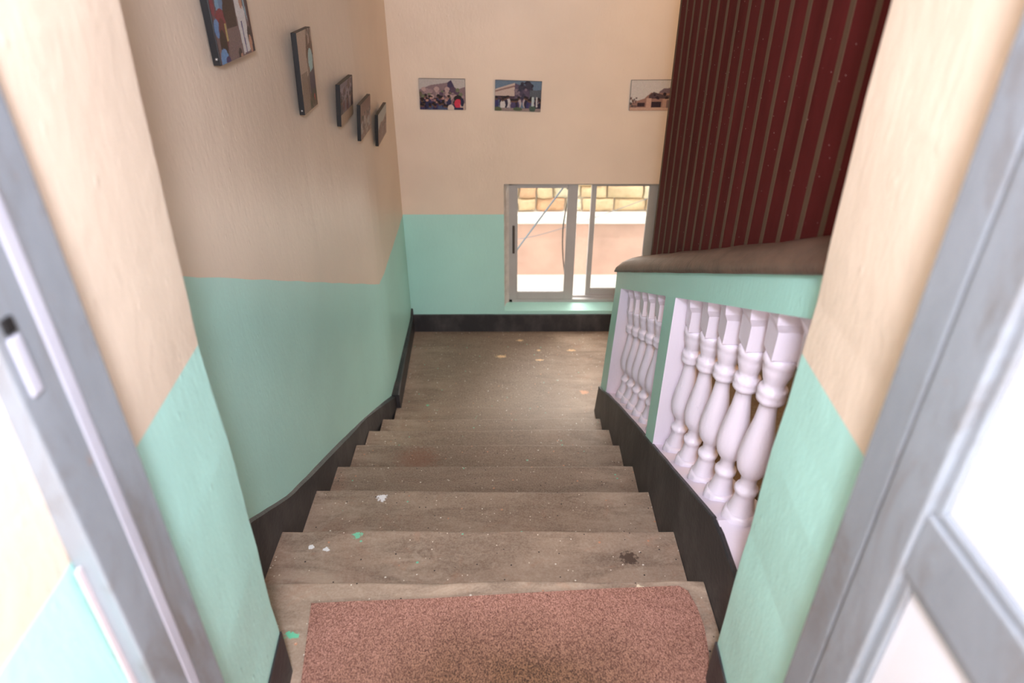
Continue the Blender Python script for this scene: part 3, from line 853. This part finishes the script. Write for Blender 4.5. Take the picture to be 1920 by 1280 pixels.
c.poly([(.62, .3), (.66, .98), (.86, .96), (.88, .45), (.80, .22), (.66, .1)], (198, 196, 196)); c.poly([(.72, .55), (.74, .98), (.76, .98), (.75, .55)], (60, 60, 110))
c.ell(.80, .20, .055, .13, DK); c.ell(.80, .29, .045, .1, SK); c.poly([(.88, 0), (.93, .6), (.88, .45), (.84, .1)], (130, 160, 175))
c.rect(.94, 0, 1, 1, (58, 30, 42)); c.ell(.90, .78, .06, .14, DK); c.ell(.90, .88, .045, .13, SK); c.ell(.55, .97, .05, .09, DK); c.ell(.58, 1.0, .03, .05, SK); c.ell(.98, .93, .04, .08, (30, 28, 44))
c.grain(); photo('photograph', c, (-.616, .682, 1.299), .258, .18, 'x', 'photograph nearest the doorway on the left wall, a crowd with a figure in white', .020, 0, True)
# upright picture: one person under a pale sky
c = Canvas(66, 90, (172, 152, 136), 2)
c.poly([(.62, 0), (.5, .3), (.55, .55), (.3, .62), (0, .75), (0, 1), (1, 1), (1, 0)], (120, 104, 92)); c.blobs(50, .6, 0, 1, .4, [(96, 66, 50), (60, 48, 44), (150, 132, 124)], .02, .07)
c.poly([(.05, .5), (.45, .5), (.5, 1), (.02, 1)], (138, 120, 104)); c.ell(.78, .25, .09, .07, (84, 58, 50)); c.ell(.78, .38, .16, .14, (148, 182, 184)); c.poly([(.66, .4), (.92, .4), (.88, .62), (.7, .62)], (150, 186, 186))
c.poly([(.6, .55), (.95, .5), (1, .95), (.62, .9)], (72, 62, 76)); c.ell(.85, .88, .06, .05, (190, 60, 50)); c.blobs(25, .5, .8, 1, 1, [(96, 78, 60), (70, 72, 50)], .02, .06)
c.grain(); photo('photograph', c, (-.612, 1.285, 1.079), .183, .262, 'x', 'upright photograph of one person in pale green, second nearest on the left wall', .018, 0, True, .045)
# three landscape pictures farther down
c = Canvas(96, 64, (120, 110, 116), 3)
c.rect(0, 0, 1, .4, (126, 118, 128)); c.blobs(50, 0, .05, 1, .45, [(84, 74, 84), (150, 140, 150), (104, 84, 80)], .03, .1); c.people(22, 0, .3, 1, .42, [(60, 52, 64), (130, 96, 90), (176, 160, 150), (92, 50, 56)], .34)
c.rect(0, .74, 1, 1, (172, 150, 128)); c.grain()
photo('photograph', c, (-.588, 1.726, .891), .245, .163, 'x', 'landscape photograph of a standing row above pale ground, middle of the left wall', .018, .01, False, .09)
c = Canvas(96, 64, (132, 104, 92), 4)
c.rect(0, 0, 1, .3, (122, 90, 78)); c.people(16, 0, .3, 1, .45, [(150, 150, 152), (120, 88, 80), (170, 160, 160), (88, 70, 70)], .4); c.blobs(40, 0, .55, 1, .95, [(148, 132, 124), (96, 78, 72), (166, 156, 152)], .02, .06)
c.grain(); photo('photograph', c, (-.563, 1.951, .771), .245, .156, 'x', 'reddish-brown landscape photograph, second from the far corner on the left wall', .016, .0, False, .09)
c = Canvas(96, 64, (140, 146, 146), 5)
c.rect(0, 0, 1, .42, (156, 160, 158)); c.poly([(0, .5), (.3, .35), (.6, .42), (1, .3), (1, 1), (0, 1)], (124, 96, 84)); c.people(18, 0, .42, 1, .6, [(110, 74, 66), (150, 130, 120), (80, 60, 60)], .32)
c.grain(); photo('photograph', c, (-.555, 2.307, .657), .255, .154, 'x', 'landscape photograph with grey sky, nearest to the far corner on the left wall', .016, -.03, False, .09)
# back wall
c = Canvas(104, 68, (176, 166, 158), 6)
c.rect(0, 0, 1, .3, (178, 172, 168)); c.poly([(.0, .35), (.25, .2), (.6, .12), (.7, .04), (.8, .35), (1, .25), (1, 1), (0, 1)], (128, 108, 112))
c.poly([(.6, .5), (.62, .12), (.70, .03), (.78, .3), (.72, .55)], (66, 56, 84)); c.blobs(46, 0, .3, 1, .62, [(150, 128, 130), (98, 92, 74), (84, 66, 84), (176, 150, 146), (104, 110, 84)], .02, .07)
c.people(34, 0, .5, .78, .85, [(44, 44, 76), (58, 50, 84), (70, 80, 110), (30, 28, 50)], .34); c.blobs(14, .1, .55, .7, .8, [(180, 140, 128), (150, 110, 108)], .015, .03)
c.ell(.84, .62, .09, .1, DK); c.ell(.84, .80, .08, .16, (196, 56, 78)); c.ell(.68, .95, .07, .12, (205, 190, 176)); c.ell(.95, .9, .07, .14, (180, 160, 150)); c.rect(.78, .94, .95, 1, (44, 40, 70)); c.ell(.93, .75, .04, .14, (34, 34, 60))
c.grain(); photo('photograph', c, (-.291, YB-.014, .694), .268, .172, 'y', 'photograph of a crowd with one red top, left of three on the back wall', .012, .012)
c = Canvas(104, 68, (92, 110, 132), 7)
c.rect(0, 0, 1, .45, (96, 116, 136)); c.poly([(0, .28), (.42, .07), (.42, .6), (0, .5)], (186, 168, 158)); c.poly([(0, .33), (.42, .14), (.42, .2), (0, .38)], (132, 104, 100)); c.poly([(.42, .08), (.75, .25), (.78, .7), (.42, .7)], (84, 72, 92))
c.blobs(20, .55, .05, .8, .35, [(40, 38, 52), (56, 52, 66)], .03, .07); c.blobs(24, .42, .25, .8, .6, [(70, 60, 80), (120, 104, 116), (52, 50, 70)], .02, .05); c.poly([(.75, .3), (1, .28), (1, .6), (.75, .6)], (82, 88, 96))
c.rect(0, .5, .42, .62, (70, 52, 66)); c.people(26, 0, .5, 1, .62, [(52, 52, 96), (170, 158, 158), (72, 62, 96), (196, 190, 188), (40, 36, 56)], .36); c.rect(0, .9, 1, 1, (138, 124, 120)); c.ell(.05, .95, .1, .08, (84, 92, 66)); c.ell(.5, .93, .1, .06, (78, 92, 70)); c.ell(.82, .9, .07, .12, (70, 88, 78))
c.rect(.8, .52, .84, .82, (176, 190, 190)); c.rect(.9, .52, .92, .85, (190, 190, 190))
c.grain(); photo('photograph', c, (.153, YB-.014, .684), .270, .170, 'y', 'photograph of a white building under blue sky, middle of three on the back wall', .012, .032)
c = Canvas(104, 68, (196, 190, 184), 8)
c.poly([(0, .75), (.3, .6), (.45, .4), (.6, .45), (.7, .28), (.85, .25), (1, .3), (1, 1), (0, 1)], (146, 112, 102)); c.poly([(.4, .5), (.5, .38), (.75, .5), (.98, .5), (.98, .6), (.4, .6)], (78, 62, 66)); c.poly([(.6, .4), (.72, .26), (.9, .27), (.98, .45)], (112, 96, 104))
c.rect(.17, .74, .32, .86, (56, 42, 48)); c.rect(.48, .72, .68, .9, (46, 34, 44)); c.blobs(10, .5, .45, .95, .6, [(40, 32, 42), (84, 68, 76)], .02, .05); c.blobs(18, 0, .58, .14, .9, [(110, 88, 84), (84, 76, 74)], .01, .035)
c.rect(0, .9, 1, 1, (186, 154, 136)); c.rect(.36, .6, .46, .9, (186, 150, 134)); c.rect(.72, .62, .98, .88, (176, 142, 128)); c.rect(.80, .66, .86, .9, (120, 100, 100))
c.grain(); photo('photograph', c, (.948, YB-.014, .688), .270, .170, 'y', 'photograph of a house under pale sky, partly behind the maroon partition on the back wall', .012, -.008)
